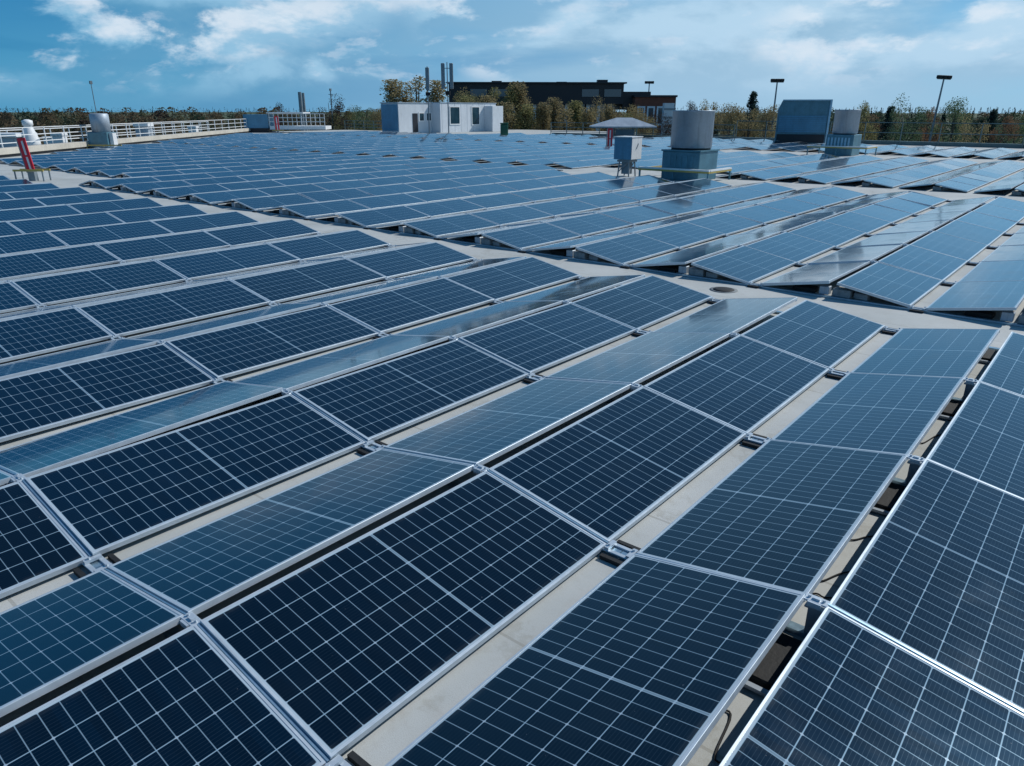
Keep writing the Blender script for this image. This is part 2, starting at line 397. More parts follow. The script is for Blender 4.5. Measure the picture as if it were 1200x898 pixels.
# ------------------------------------------------------------------ mounting rails under the seams
hx = GAP/2
def slope_rail_mesh(side):
    mb = MB(); M = Matrix.Translation((side*(hx+CH/2), 0, (ZL+ZR)/2)) @ Matrix.Rotation(side*TILT, 4, 'Y')
    mb.box(-PW/2, PW/2, -.020, .020, -.034, -.012, M); mb.box(-PW/2, PW/2, -.0045, .0045, -.012, -.004, M)
    return mb.mesh('slope_rail', RAILM)
me_sr = {s: slope_rail_mesh(s) for s in (-1, 1)}
mb = MB(); mb.box(-PITCHW/2+.003, PITCHW/2-.003, -.03, .03, .004, .028); me_beam = mb.mesh('base_beam', RAILM)
mb = MB(); mb.box(-.030, .030, -.022, .022, .029, ZR-.05); mb.box(-.046, .046, -.035, .035, ZR-.05, ZR-.04); me_post = mb.mesh('ridge_post', GALV)
def clamp(cx_, z, wx):
    mb = MB(); mb.box(cx_-wx, cx_+wx, -.030, .030, z-.012, z-.004, bev=.002)
    mb.box(cx_-wx*.55, cx_+wx*.55, -.045, -.033, z-.03, z-.002); mb.box(cx_-wx*.3, cx_+wx*.3, -.012, .012, z-.004, z+.008)
    mb.bar((cx_-wx*.6, 0, z-.004), (cx_-wx*.6, 0, z+.010), .008, 6); mb.bar((cx_+wx*.6, 0, z-.004), (cx_+wx*.6, 0, z+.010), .008, 6)
    return mb
me_rc = clamp(0, ZR-.002, hx+.004).mesh('ridge_clamp', ALU)
mb = MB(); x0 = hx+CH                         # valley foot: bridges the valley to the neighbouring tent
for y in (-.055, .028): mb.box(x0-.03, PITCHW-x0+.03, y, y+.030, .0295, .040, bev=.002)
mb.box(x0+.004, x0+.034, -.05, .05, .0405, .058); mb.box(PITCHW-x0-.034, PITCHW-x0-.004, -.05, .05, .0405, .058)
mb.bar((x0+.02, -.02, .058), (x0+.02, -.02, .072), .009); mb.bar((PITCHW-x0-.02, .02, .058), (PITCHW-x0-.02, .02, .072), .009)
me_foot = mb.mesh('valley_foot', ALU)
me_pad = [MB().box(x0+.01, PITCHW-x0-.01, y, y+.03, .003, .030).mesh('rubber_pad', DCONC) for y in (-.11, .085)]
done = {}
cand = []
for k in range(-16, 5):
    joints = [(1, j, 4*L-j*L) for j in range(0, 6)]
    s2 = 9.75+(L if k <= -11 else 0); n2 = 7 if k > -7 else 8
    joints += [(2, j, s2+j*L) for j in range(0, n2+1)]
    for b, j, u in joints:
        c = Vector((k*PITCHW, u, .2))
        vis = any(visible(c+Vector((dx, 0, dz_))) for dx in (-1.1, -.5, 0, .5, 1.1) for dz_ in (0, -.1))
        if not vis: continue
        cand.append(((c-CAM).length, b, k, j, u))
cand.sort(); NEAR = cand[:170]
for dd, b, k, j, u in NEAR:
    if k not in [p[1] for p in top300 if p[2] == b]: continue
    shift = -.045 if (b == 1 and j == 0) else (.045 if (b == 2 and j == 0) else 0)
    kk = kmax[b]-k
    if kk < 0: continue
    what = 'edge rail' if j == 0 else 'seam rail'
    where = 'at the aisle end' if j == 0 else f"{ORD[j-1]} seam {'before' if b == 1 else 'beyond'} aisle"
    o = empty('mounting_rail', (k*PITCHW, u+shift, 0), f"silver {what} {where}, under {ORD[kk]} ridge from right, {BN[b]} block", 'mounting rail', group='rails carrying the panel seams')
    for s in (-1, 1): link('slope_rail', me_sr[s], o)
    link('base_beam', me_beam, o)
    if j: link('ridge_post', me_post, o); link('ridge_clamp', me_rc, o)
    link('valley_foot', me_foot, o); [link('rubber_pad', q_, o) for q_ in me_pad]
    done[(b, k, j)] = 1
mb = MB()
for k in range(-40, 5):                        # the rest of the rails, far away, as one mass
    for b, i, u0 in block_spans(k):
        j = i if b != 1 else i
        for uu, jj in ((u0 if b != 1 else u0+L, i),):
            if (b, k, jj) in done: continue
            for s in (-1, 1):
                M = Matrix.Translation((k*PITCHW+s*(hx+CH/2), uu, (ZL+ZR)/2)) @ Matrix.Rotation(s*TILT, 4, 'Y')
                mb.box(-PW/2, PW/2, -.022, .022, -.034, -.006, M)
tag(mb.build('distant_mounting_rails', RAILM), 'far mounting rails between the distant panels', 'mounting rails', kind='stuff')

# ------------------------------------------------------------------ ballast under the row ends, cables
bl_i = 0
def block_mesh(a, b_, c, mat):
    mb = MB(); mb.box(-a/2, a/2, -b_/2, b_/2, 0, c, bev=.008); return mb.mesh('ballast_block', mat)
bm_small = block_mesh(.20, .10, .085, CONC); bm_mid = block_mesh(.26, .18, .11, CONC); bm_dark = block_mesh(.32, .20, .075, DCONC)
bm_light = block_mesh(.14, .12, .12, GALV)
def put(me, x, y, z, rz, label, cat, group, name='ballast_block'):
    o = link(name, me); o.location = (x, y, z); o.rotation_euler = (0, 0, rz); tag(o, label, cat, group); return o
for k in range(-13, 3):
    u = block_spans(k); s2 = min(x[2] for x in u if x[0] == 2); v = k*PITCHW; kk = ORD[kmax[2]-k]
    g = 'ballast blocks under the row ends beyond the aisle'
    put(bm_light, v-.13, s2+.14, .0285, 0, f'pale metal ballast cube under the {kk} ridge from right beyond the aisle', 'ballast block', g)
    put(bm_mid, v+.12+rnd.uniform(-.02, .02), s2+.15, .0285, rnd.uniform(-.1, .1), f'grey ballast block just right of the {kk} ridge post beyond the aisle', 'ballast block', g)
    put(bm_small, v+.40+rnd.uniform(-.03, .03), s2+.13, .0285, rnd.uniform(-.2, .2), f'small ballast block right under the {kk} ridge slope beyond the aisle', 'ballast block', g)
    put(bm_dark, v-.45, s2+.26, .002, rnd.uniform(-.1, .1), f'dark ballast slab left under the {kk} ridge slope beyond the aisle', 'ballast block', g)
for k in range(-6, 3):                          # row ends of the back block
    s3 = min(x[2] for x in block_spans(k) if x[0] == 3); v = k*PITCHW
    if not visible(Vector((v, s3, .1))): continue
    kk = ORD[2-k]
    put(bm_mid, v+.12, s3+.15, .0285, 0, f'grey ballast block under the {kk} ridge end from right, second aisle', 'ballast block', 'ballast blocks along the second aisle')
    put(bm_dark, v-.40, s3+.2, .002, 0, f'dark ballast slab under the {kk} ridge end from right, second aisle', 'ballast block', 'ballast blocks along the second aisle')
bm_tray = MB().box(-.11, .11, -.20, .20, 0, .05, bev=.006).mesh('ballast_tray', DCONC)
bm_stick = MB().box(-.09, .09, -.015, .015, 0, .02).mesh('tray_clip', GALV)
for j, u in ((4, -.32), (3, 1.80), (2, 3.92), (1, 6.04), (0, 8.05)):
    if not visible(Vector((2*PITCHW, u, .1)), 40): continue
    o = empty('ballast_tray', (2*PITCHW-.03, u, 0.002), f"black ballast tray in the open ridge gap, {ORD[j]} from the aisle", 'ballast tray', group='black trays in the right-hand ridge gap')
    link('ballast_pad', bm_tray, o); q = link('clip', bm_stick, o); q.location = (0, -.24, .012)
def cable(name, pts, label, group=None, r=.005):
    P = []
    for a, b, c, d in zip([pts[0]]+pts[:-2], pts[:-1], pts[1:], pts[2:]+[pts[-1]]):
        a, b, c, d = map(Vector, (a, b, c, d))
        for t in [x/6 for x in range(6)]:
            P.append(.5*((2*b)+(-a+c)*t+(2*a-5*b+4*c-d)*t*t+(-a+3*b-3*c+d)*t**3))
    P.append(Vector(pts[-1])); o = MB().tube(P, r, 6).build(name, BLACK)
    return tag(o, label, 'cable', group)
xg = 2*PITCHW
CT = ['nearest the bottom edge', 'below the large silver clamp', 'above the large silver clamp', 'shaped like a fork', 'curling across mid gap', 'short, by the second seam',
      'beyond the second seam', 'near the third seam']
for i, u in enumerate((-.05, .75, 1.15, 2.45, 2.75, 3.1, 4.6, 5.2)):
    rr = random.Random(i)
    x = xg-.12
    q1, q2, q3 = rr.uniform(-.12, .16), rr.uniform(-.15, .22), rr.uniform(-.1, .3)
    pts = [(x-.20, u-.2*rr.random(), .009), (x-.06, u+q1, .009), (x+.0+.03*rr.random(), u+q2, .008), (x+.08, u+q3, .010), (x+.20, u+q3+.1, .02)]
    cable('cable', pts, f"thin black cable in the open ridge gap, {CT[i]}", 'loose cables in the ridge gap')
for i, k in enumerate((1, 0)):
    x = k*PITCHW+PITCHW/2
    cable('cable', [(x-.35, -3.0, .01), (x-.30, 0, .012), (x-.32, 4, .012), (x-.30, 8.4, .012)], f"long black cable beneath panels beside the {'wide' if i == 0 else 'narrow'} valley strip", None, .008)
dr = on(848, 340, 0)
o = empty('roof_drain', (dr.x, dr.y, 0), 'small dark drain set in the pale aisle membrane', 'drain')
MB().lathe([(.16, .004), (.16, .012), (.11, .022), (.02, .024)], 20).build('grate', DCONC, o)
MB().lathe([(.21, .001), (.21, .006), (.16, .0065)], 20).build('collar', CONC, o)

# ------------------------------------------------------------------ rooftop ducts and boxes
def platform(parent, x0, x1, y0, y1, h, colm):
    """low railed frame around a duct foot"""
    for x, y in ((x0, y0), (x1, y0), (x0, y1), (x1, y1), ((x0+x1)/2, y0)):
        MB().box(x-.03, x+.03, y-.03, y+.03, .0, h).build('platform_leg', TEALM, parent)
    mb = MB(); mb.box(x0-.05, x1+.05, y0-.06, y0+.06, h, h+.07); mb.box(x1-.06, x1+.06, y0+.061, y1, h, h+.07)
    mb.box(x0-.06, x0+.06, y0+.061, y1, h, h+.07); mb.build('platform_beam', YEL, parent)
    mb = MB(); mb.box(x0-.05, x1+.05, y0-.065, y0+.065, h+.071, h+.13); mb.box(x1-.065, x1+.065, y0+.066, y1, h+.071, h+.13); mb.build('grating', WHITE, parent)
d0 = on(806, 209, 0); rz = R(0)
o = empty('ventilation_duct', (d0.x+.2, d0.y-.35, 0), 'large round galvanised duct on square teal base beside the second aisle', 'ventilation duct')
MB().box(-.80, .80, -.80, .80, 0.0, 1.08, bev=.02).box(-.84, .84, -.84, .84, 1.081, 1.14).build('base_box', TEALM, o)
MB().lathe([(.76, 1.141), (.76, 1.20)], 32).build('neck', DCONC, o)
mb = MB().lathe([(.78, 1.201), (.80, 1.22), (.80, 2.53), (.815, 2.54), (.815, 2.58), (.78, 2.58)], 48)
mb.build('round_hood', GALV, o)
mb = MB()
for i in range(5): mb.box(-.55+i*.24, -.42+i*.24, -.82, -.803, .5, .95)
mb.build('louvre', TEALM, o)
platform(o, -1.6, 1.35, -1.1, .85, .34, YEL)
d1 = on(988, 181, 0)
o = empty('ventilation_duct', (d1.x+.2, d1.y-1.0, 0), 'smaller round galvanised duct hood on teal base near the far railing', 'ventilation duct')
MB().box(-.80, .80, -.80, .80, .0, 1.22, bev=.02).build('base_box', TEALM, o)
mb = MB()
for i in range(7): mb.box(-.7+i*.2, -.6+i*.2, -.822, -.802, .45, 1.05)
mb.build('louvre', RAILM, o)
MB().box(-.52, .52, -.52, .52, 1.221, 1.27).build('neck', DCONC, o)
MB().lathe([(.70, 1.271), (.73, 1.30), (.73, 2.58), (.75, 2.59), (.75, 2.64), (.70, 2.64)], 40).build('round_hood', GALV, o)
platform(o, -1.7, 1.7, -1.2, 1.0, .45, YEL)
d2 = on(731, 207, 0)
o = empty('equipment_cabinet', (d2.x, d2.y+.2, 0), 'small white cabinet, shaded side painted blue, on a dark stand left of the big duct', 'cabinet')
MB().box(-.41, .41, -.41, .41, .68, 1.54, bev=.015).build('cabinet_body', BLUEBOX, o)  # blue body colour stands for the cabinet's shaded side
MB().box(.414, .425, -.39, .39, .70, 1.52).box(-.44, .44, -.44, .44, 1.541, 1.58).build('sunlit_side', WHITE, o)  # sunlit right side put into white colour, lid included
MB().bar((.435, -.05, 1.1), (.435, .10, 1.3), .02).build('handle', ANT, o)
mb = MB()
for x, y in ((-.22, -.22), (.22, -.22), (-.22, .22), (.22, .22)): mb.bar((x*1.2, y*1.2, 0), (x, y, .68), .03, 6)
mb.bar((-.24, -.24, .2), (.22, -.22, .6), .022); mb.bar((.24, -.24, .2), (.22, .22, .6), .022); mb.box(-.3, .3, -.3, .3, .58, .66); mb.box(-.16, .16, -.16, .16, .1, .57)
mb.build('stand', ANT, o)
# ladder-like red and white boards
def board(px, py, h, w_, label, tilt, base=True, D=None):
    p = on(px, py, 0) if D is None else pt(px, py, D)
    o = empty('warning_board', (p.x, p.y, 0), label, 'warning board', rz=YAW)
    lo = .42 if base else .1
    M = Matrix.Translation((0, 0, lo)) @ Matrix.Rotation(tilt, 4, 'Y')
    mb = MB(); mb.box(-w_/2, -w_*.12, -.02, .02, 0, h, M); mb.box(w_*.16, w_/2, -.02, .02, 0, h, M); mb.box(-w_/2, w_*.16, -.018, .018, h*.40, h*.46, M); mb.box(-w_/2, w_/2, -.018, .018, h*.92, h, M); mb.build('red_stripes', RED, o)
    MB().box(-w_*.12+.002, w_*.16-.002, -.014, .014, .02, h*.90, M).build('white_field', WHITE, o)
    MB().bar(M @ Vector((-w_*.62, .04, -.1)), M @ Vector((-w_*.62, .04, h*.98)), .035).bar((0, .08, 0), M @ Vector((0, .06, h*.6)), .03).build('post', ANT, o)
    if base:
        mb = MB(); mb.box(-.55, .60, -.25, -.19, .36, .43); mb.box(-.55, .60, .19, .25, .36, .43); mb.build('platform_beam', YEL, o)
        for x in (-.5, .55):
            for y in (-.22, .22): MB().box(x-.02, x+.02, y-.02, y+.02, 0, .36).build('platform_leg', ANT, o)
        MB().box(-.1, .16, -.1, .1, 0, .34).build('foot_block', ANT, o)
    return o
board(39, 212, 1.15, .30, 'red and white striped board leaning on a yellow stand at far left', R(-6))
p = pt(326, 157, 92); board(326, 157, 1.5, .45, 'distant upright red striped board before the white railed platform', R(-2), True, 92)
board(715, 159, 1.25, .36, 'small red and white board behind the small cabinet', 0, False, 56.5)

# ------------------------------------------------------------------ left roof edge with railings
def railing(name, pts, h, label, mat, step=2.0, rails=(1.0, .62, .3), r=.03, z0=0.0, lab_mat=None):
    a, b = Vector(pts[0]), Vector(pts[1]); Lr = (b-a).length; dirv = (b-a)/Lr
    o = empty(name, a, label, 'railing', rz=math.atan2(dirv.y, dirv.x))
    mb = MB()
    for f in rails: mb.box(0, Lr, -r*.8, r*.8, z0+h*f-r, z0+h*f+r)
    mb.build('rails', mat, o)
    n = int(Lr/step); pm = MB().box(-r, r, -r*1.2, r*1.2, z0, z0+h+r*1.02).mesh('post', mat)
    for i in range(n+1):
        q = link('post', pm, o); q.location = (i*Lr/n, .0, 0)
    return o
A = Vector((-43.5, 12.2, 0)); B = Vector((-78.5, 50, 0)); dv = (B-A).normalized(); nv = Vector((-dv.y, dv.x, 0))
o = empty('parapet', A, 'low beige parapet along the left roof edge', 'parapet', rz=math.atan2(dv.y, dv.x))
Lp = (B-A).length; MB().box(0, Lp, -.35, .35, .16, .50, bev=.02).build('coping', BEIGE, o); MB().box(0, Lp, -.22, .22, 0, .159).build('plinth_shade', DARKB, o)  # black of the plinth paints the shadow beneath the coping
railing('guard_railing', (A+Vector((0, 0, 0)), B), 1.55, 'white guard railing standing on the beige left parapet', WHITE, 2.3, (1.0, .74, .48), .024, 0)
off = nv*4.5
railing('guard_railing', (A+off, B+off*1.0), 1.25, 'second white railing running behind the left parapet railing', WHITE, 2.6, (1.0, .5), .03)
def duct_small(px, D, ytop, ybase, wpx, label, kind):
    b0 = pt(px, ybase, D); t0 = pt(px, ytop, D); k_ = D/FPX*1.0; w_ = wpx*D/FPX; H = t0.z
    o = empty('roof_vent', (b0.x, b0.y, 0), label, 'roof vent', rz=YAW)
    if kind == 'cone':
        MB().lathe([(w_*.52, 0), (w_*.50, H*.35), (w_*.26, H*.75), (w_*.22, H*.80), (w_*.3, H*.82), (w_*.3, H*.96), (w_*.1, H)], 20).build('cowl', WHITE, o)
        MB().box(-w_*.55, w_*.55, -w_*.55, w_*.55, 0, .25).build('curb', GALV, o)
    elif kind == 'duct':
        MB().box(-w_*.55, w_*.5, -w_*.5, w_*.5, .1, H*.47, bev=.02).build('base_box', TEALM, o)
        MB().lathe([(w_*.47, H*.471), (w_*.47, H*.97), (w_*.40, H)], 24).build('round_hood', GALV, o)
        MB().box(w_*.52, w_*.72, -w_*.3, w_*.1, .1, H*.45).build('side_box', WHITE, o)
        MB().box(-w_*.6, w_*1.3, -w_*.7, -w_*.65, .22, .30).box(-w_*.6, -w_*.55, -w_*.7, -w_*.65, 0, .22).box(w_*1.25, w_*1.3, -w_*.7, -w_*.65, 0, .22).box(w_*.3, w_*.35, -w_*.7, -w_*.65, 0, .22).build('platform_beam', YEL, o)
    else:
        MB().box(-w_*.5, w_*.5, -w_*.4, w_*.4, 0, H*.8, bev=.02).build('vent_box', GALV if kind == 'grey' else WHITE, o)
        MB().box(-w_*.58, w_*.58, -w_*.48, w_*.48, H*.801, H, bev=.03).build('cap', WHITE, o)
    return o
duct_small(122, 61, 133, 170, 18, 'grey round hood duct on teal box in front of left railing', 'duct')
duct_small(38, 58, 140, 172, 15, 'white tapering cowl behind the left railing', 'cone')
duct_small(10, 59, 156, 172, 34, 'broad pale low vent box at the far left edge', 'grey')
duct_small(72, 64, 156, 172, 10, 'narrow white vent left of the grey hood duct', 'box')
duct_small(171, 72, 144, 166, 13, 'grey vent box behind railing right of the hood duct', 'grey')
duct_small(60, 68, 160, 170, 9, 'tiny white vent between cowl and hood duct', 'box')
duct_small(228, 86, 148, 162, 8, 'small pale vent halfway along the left railing', 'box')
# railed platform with canopy at the end of the left railing
c0 = pt(352, 156, 98)
o = empty('railed_platform', (c0.x, c0.y, 0), 'white railed platform with flat canopy at the far left corner', 'platform', rz=YAW)
MB().box(-3.2, 3.5, -1.5, 1.5, .35, .75).build('deck', WHITE, o)
mb = MB()
for i in range(13): mb.box(-3.2+i*.55, -3.14+i*.55, -1.5, -1.44, .76, 2.15)
for z in (1.2, 1.65, 2.1): mb.box(-3.2, 3.5, -1.54, -1.50, z, z+.07)
mb.build('railing', WHITE, o)
MB().box(-3.4, 1.0, -1.7, 1.6, 2.17, 2.30).build('canopy', WHITE, o)
MB().box(-6.3, -3.4, -1.4, 1.4, .5, 2.05).build('cabinet', BLUEBOX, o)
MB().box(-6.5, -3.4, -1.5, 1.4, 0, .499).build('base', DARKB, o)

# ------------------------------------------------------------------ white penthouse
corner = pt(468, 158, 91)
H = pt(468, 121, 91).z
o = empty('rooftop_plant_room', (corner.x, corner.y, 0), 'white box-shaped plant room with small windows at the far roof edge', 'plant room')
MB().box(-3.0, 0, 0, 5.3, .0, H, bev=.02).build('wing', WALL, o)
MB().box(-3.0, 1.5, 5.302, 15.5, .0, H+.05, bev=.02).build('main_wall', WALL, o)
MB().box(-3.05, 1.56, 5.29, 15.56, H+.051, H+.13).build('parapet_cap', GALV, o)
mb = MB()
for i in range(9): mb.box(1.501, 1.512, 5.6+i*1.1, 5.63+i*1.1, .1, H)
mb.build('cladding_joints', GALV, o)
MB().box(1.502, 2.9, 13.2, 15.3, 0, H-.25, bev=.02).build('pillar', WALL, o)
MB().box(-3.06, .06, -.08, 5.29, H+.001, H+.10).build('roof_edge', GALV, o)
MB().box(-2.9, -.1, -.06, -.001, .3, H-.15).build('end_shade_sheet', BLUEBOX, o)  # thin blue sheet painting the shade on the end wall
def window(x, y0, y1, z0, z1):
    f = MB().box(x, x+.05, y0-.12, y1+.12, z0-.12, z0-.001).box(x, x+.05, y0-.12, y1+.12, z1+.001, z1+.12).box(x, x+.05, y0-.12, y0, z0, z1).box(x, x+.05, y1, y1+.12, z0, z1).build('window', WHITE, o)
    MB().box(x+.001, x+.02, y0, y1, z0, z1).build('pane', GLASSD, f)
window(1.513, 7.0, 8.6, 1.0, 2.9); window(1.513, 10.9, 12.2, .9, 2.9)
window(.002, 3.3, 4.0, 1.4, 2.2); window(.002, 4.5, 5.2, 1.4, 2.2)
MB().box(.002, .05, 2.2, 3.0, 0.1, 2.2).build('door', DARKB, o)
# antennas beside it
def antenna(px, D, y0, y1, wpx, n, label):
    b_ = pt(px, y1, D); t_ = pt(px, y0, D); w_ = wpx*D/FPX
    o = empty('antenna_mast', (b_.x, b_.y, 0), label, 'antenna', rz=YAW)
    H = t_.z; z1 = b_.z; MB().bar((0, 0, 0), (0, 0, H), .07, 8, .05).build('mast', ANT, o)
    for i in range(n):
        x = (i-(n-1)/2)*w_
        q = MB(); q.box(x-.20, x+.20, -.18, -.02, z1+(H-z1)*.35, H-.1, bev=.04); q.build('antenna_panel', ANT, o)
        if n > 1: MB().bar((0, 0, z1+(H-z1)*.5), (x, -.02, z1+(H-z1)*.5), .04).bar((0, 0, H-.6), (x, -.02, H-.6), .04).build('bracket', ANT, o)
    MB().box(-.25, .25, -.1, .25, z1+(H-z1)*.2, z1+(H-z1)*.30).build('radio_unit', DCONC, o)
antenna(502, 84, 78, 121, 5, 1, 'single grey antenna mast behind the white plant room')
antenna(525, 86, 73, 121, 9, 2, 'tall twin panel antenna mast right of the single one')
def mast(px, D, ytop, r, label, name='mast', arms=0, base=-10):
    t_ = pt(px, ytop, D)
    o = empty(name, (t_.x, t_.y, base), label, 'mast')
    MB().bar((0, 0, 0), (0, 0, t_.z-base), r*1.5, 8, r).build('pole', ANT, o)
    mb = MB()
    for i in range(arms): z = t_.z-base-1.0-i*1.3; mb.bar((-.6, 0, z), (.6, 0, z), .06)
    mb.box(-.15, .15, -.15, .15, t_.z-base-.4, t_.z-base-.001+.01) ; mb.build('mast_fittings', ANT, o)
mast(106, 120, 95, .05, 'thin whip mast above the left railing', arms=0)
mast(351, 140, 108, .30, 'thick dark flue mast left of the white plant room', arms=0)
mast(355, 141, 109, .22, 'slim flue standing right against the thick dark one', arms=0)
mast(387, 150, 104, .10, 'thin lattice mast behind the far left trees', arms=3)

# far railing
railing('edge_railing', (Vector((-44.8, 65.8, 0)), Vector((-24, 65.8, 0))), 1.35, 'grey green edge railing between plant room and canopy', FENCE, 1.9, (1.0, .66, .33), .03)
railing('edge_railing', (Vector((-80, 65.8, 0)), Vector((-64, 65.8, 0))), 1.2, 'grey green edge railing left of the plant room', FENCE, 1.9, (1.0, .66, .33), .03)
railing('edge_railing', (Vector((-23.8, 65.8, 0)), Vector((23, 65.8, 0))), 1.7, 'grey green edge railing along the right far roof edge', FENCE, 2.6, (1.0, .55), .03)
o = empty('kerb_upstand', (0, 66.2, 0), 'low dark kerb beneath the far railing', 'kerb')
MB().box(-44.8, 23.8, -.25, .25, .0, .30).build('upstand', FENCE, o)
# canopy pavilion
c0 = pt(729, 157, 76)
o = empty('roof_canopy', (c0.x, c0.y, 0), 'low white hipped canopy roof behind the small cabinet', 'canopy', rz=YAW)
zt = pt(729, 138, 76).z; zb = pt(729, 148, 76).z
mb = MB(); A_ = [(-3.1, -1.4, zb), (3.1, -1.4, zb), (3.1, 1.4, zb), (-3.1, 1.4, zb)]; T_ = [(-.6, 0, zt), (.9, 0, zt)]
mb.poly([A_[0], A_[1], T_[1], T_[0]]); mb.poly([A_[1], A_[2], T_[1]]); mb.poly([A_[2], A_[3], T_[0], T_[1]]); mb.poly([A_[3], A_[0], T_[0]]); mb.box(-3.1, 3.1, -1.4, 1.4, zb-.10, zb-.002); mb.build('roof', GALV, o)
for x in (-1.0, 1.2):
    for y in (-1.2, 1.2): MB().box(x-.06, x+.06, y-.06, y+.06, 0, zb-.1).build('post', FENCE, o)
MB().box(-.8, 1.0, -1.0, 1.0, .05, zb-.25).build('glazing', GLASSD, o)
# blue metal hood at the edge
c0 = pt(938, 163, 68); H = pt(938, 118, 68).z
o = empty('blue_air_handler', (c0.x, c0.y, 0), 'blue louvred metal air handling unit with slanted top by far railing', 'air handler', rz=R(22))
Wd = 2.0; H2 = H
MB().prism([(-Wd, .0), (Wd, .0), (Wd, H2), (-Wd*.86, H2), (-Wd, H2*.80)], 0, 1.5).build('casing', TEALM, o)
mb = MB()
for i in range(9): z = .9+i*(H2*.66-.9)/9; mb.box(-Wd*.93, Wd*.90, -.07, -.003, z, z+.12)
mb.build('louvres', BLUEBOX, o)
MB().box(Wd-.10, Wd+.05, -.12, -.001, 0, H2).box(-Wd*.86, Wd+.05, -.12, -.001, H2+.001, H2+.08).build('trim', RAILM, o)
MB().box(-Wd*.95, Wd*.9, -.10, -.003, .1, .75).build('dark_underside', DARKB, o)  # black strip along the lower front, for the dark underside
o = empty('waste_bin', tuple(pt(591, 157, 80).xy)+(0,), 'dark green bin right beside the white plant room', 'bin', rz=YAW)
MB().box(-.4, .4, -.35, .35, .1, 1.25, bev=.05).build('bin_body', DGREEN, o); MB().box(-.44, .44, -.40, .38, 1.251, 1.35, bev=.02).build('lid', DGREEN, o)

# ------------------------------------------------------------------ big dark building
D = 150; c0 = pt(642, 120, D); sc = D/FPX*1.0
o = empty('dark_office_building', (c0.x, c0.y, -10), 'long black flat-roofed building with pale columns behind the brown trees', 'building', rz=YAW)
zr = pt(642, 98, D).z+10; zs = pt(642, 122, D).z+10; hw = 108*sc
MB().box(-hw, hw-4.5, 0, 18, zs, zr).build('upper_storey', DARKB, o)
MB().box(hw-4.49, hw+.8, .6, 16, zs-1.0, zr-1.4).build('side_wing', DARKB, o)
MB().box(-hw+.5, hw-6, 2.5, 17, 0, zs-.001).build('lower_storey', GLASSD, o)
MB().box(-hw-.4, hw-4.0, -.5, 18.5, zr+.001, zr+.25).build('roof_edge', DARKB, o)
mb = MB()
for i in range(15):
    x = -hw+2+i*(2*hw-9)/14; mb.box(x-.32, x+.32, .9, 1.5, 0, zs-.002)
mb.build('columns', WALL, o)
for i in (0, 1, 5, 6):
    x = -hw+4+i*(2*hw-11)/6.3
    q = MB().box(x, x+3.4, -.06, -.002, zs+1.2, zr-.9).build('window', DARKB, o); MB().box(x+.1, x+3.3, -.10, -.062, zs+1.3, zr-1.0).build('pane', GLASSD, q)
mb = MB()
for x, y, a in ((-hw+8, 6, .4), (2, 7, .3), (hw-9, 5, .6)): mb.box(x, x+2.0, y, y+2, zr+.26, zr+.26+a)
mb.build('roof_units', DARKB, o)
c1 = pt(768, 120, D); z1 = pt(768, 114, D).z+10
o = empty('brick_annex', (c1.x, c1.y, -10), 'red brick annex with pale window bays right of the black building', 'building', rz=YAW)
hw2 = 22*sc
MB().box(-hw2, hw2, 0, 10, 0, z1).build('wall', BRICK, o); MB().box(-hw2-.2, hw2+.2, -.3, 10.3, z1+.001, z1+.35).build('roof_edge', DARKB, o)
for i in range(4):
    x = -hw2+.5+i*1.85; q = MB().box(x, x+1.5, -.08, -.002, z1-5.0, z1-1.6).build('window', WALL, o); MB().box(x+.3, x+1.2, -.12, -.082, z1-4.7, z1-1.9).build('pane', GLASSD, q)
# white stair tower beside the duct
c2 = pt(783, 130, 120); z2 = pt(783, 121, 120).z+10
o = empty('white_tower', (c2.x, c2.y, -10), 'slim white banded tower just left of the big duct', 'tower', rz=YAW)
MB().box(-.75, .75, -.7, .7, 0, z2).build('tower_wall', WALL, o)
mb = MB()
for i in range(5): mb.box(-.77, .77, -.72, -.701, z2-1-i*1.2, z2-.7-i*1.2)
mb.build('bands', ANT, o)

# ------------------------------------------------------------------ lamp masts
def flood(px, ytop, D, lean, label):
    t_ = pt(px, ytop, D); H = t_.z+10
    o = empty('lamp_mast', (t_.x, t_.y, -10), label, 'lamp mast', rz=YAW)
    o.rotation_euler = (0, lean, YAW)
    MB().bar((0, 0, 0), (0, 0, H), .22, 8, .10).build('pole', ANT, o)
    for x in (-.62, .0, .62):
        MB().box(x-.28, x+.28, -.3, .3, H-.12, H+.28, bev=.05).build('floodlight', DCONC, o)
    MB().box(-.9, .9, -.06, .06, H-.22, H-.122).build('crossbar', ANT, o)
flood(911, 95, 118, 0, 'floodlight mast left of the blue air handler')
flood(1100, 91, 118, R(2.5), 'slightly leaning floodlight mast at the far right')
flood(761, 97, 160, 0, 'distant floodlight mast above the brick annex')

# ------------------------------------------------------------------ trees
def leafmat(name, a, b_):
    M = bpy.data.materials.new(name); M.use_nodes = True; t = NT(M.node_tree); b = t.n['Principled BSDF']
    r = t.node('ShaderNodeNewGeometry').outputs['Random Per Island']
    oi = t.node('ShaderNodeObjectInfo').outputs['Random']
    c = t.mix(r, c4(*a), c4(*b_)); c = t.mix(t.math('MULTIPLY', oi, .35), c, c4(a[0]*.6, a[1]*.7, a[2]*.9))
    t.put(b.inputs['Base Color'], c); b.inputs['Roughness'].default_value = .85; b.inputs['Specular IOR Level'].default_value = .15
    tr = t.node('ShaderNodeBsdfTranslucent'); t.put(tr.inputs[0], c); mx = t.node('ShaderNodeMixShader'); mx.inputs[0].default_value = .45
    t.l.new(b.outputs[0], mx.inputs[1]); t.l.new(tr.outputs[0], mx.inputs[2]); t.l.new(mx.outputs[0], t.n['Material Output'].inputs[0])
    return M
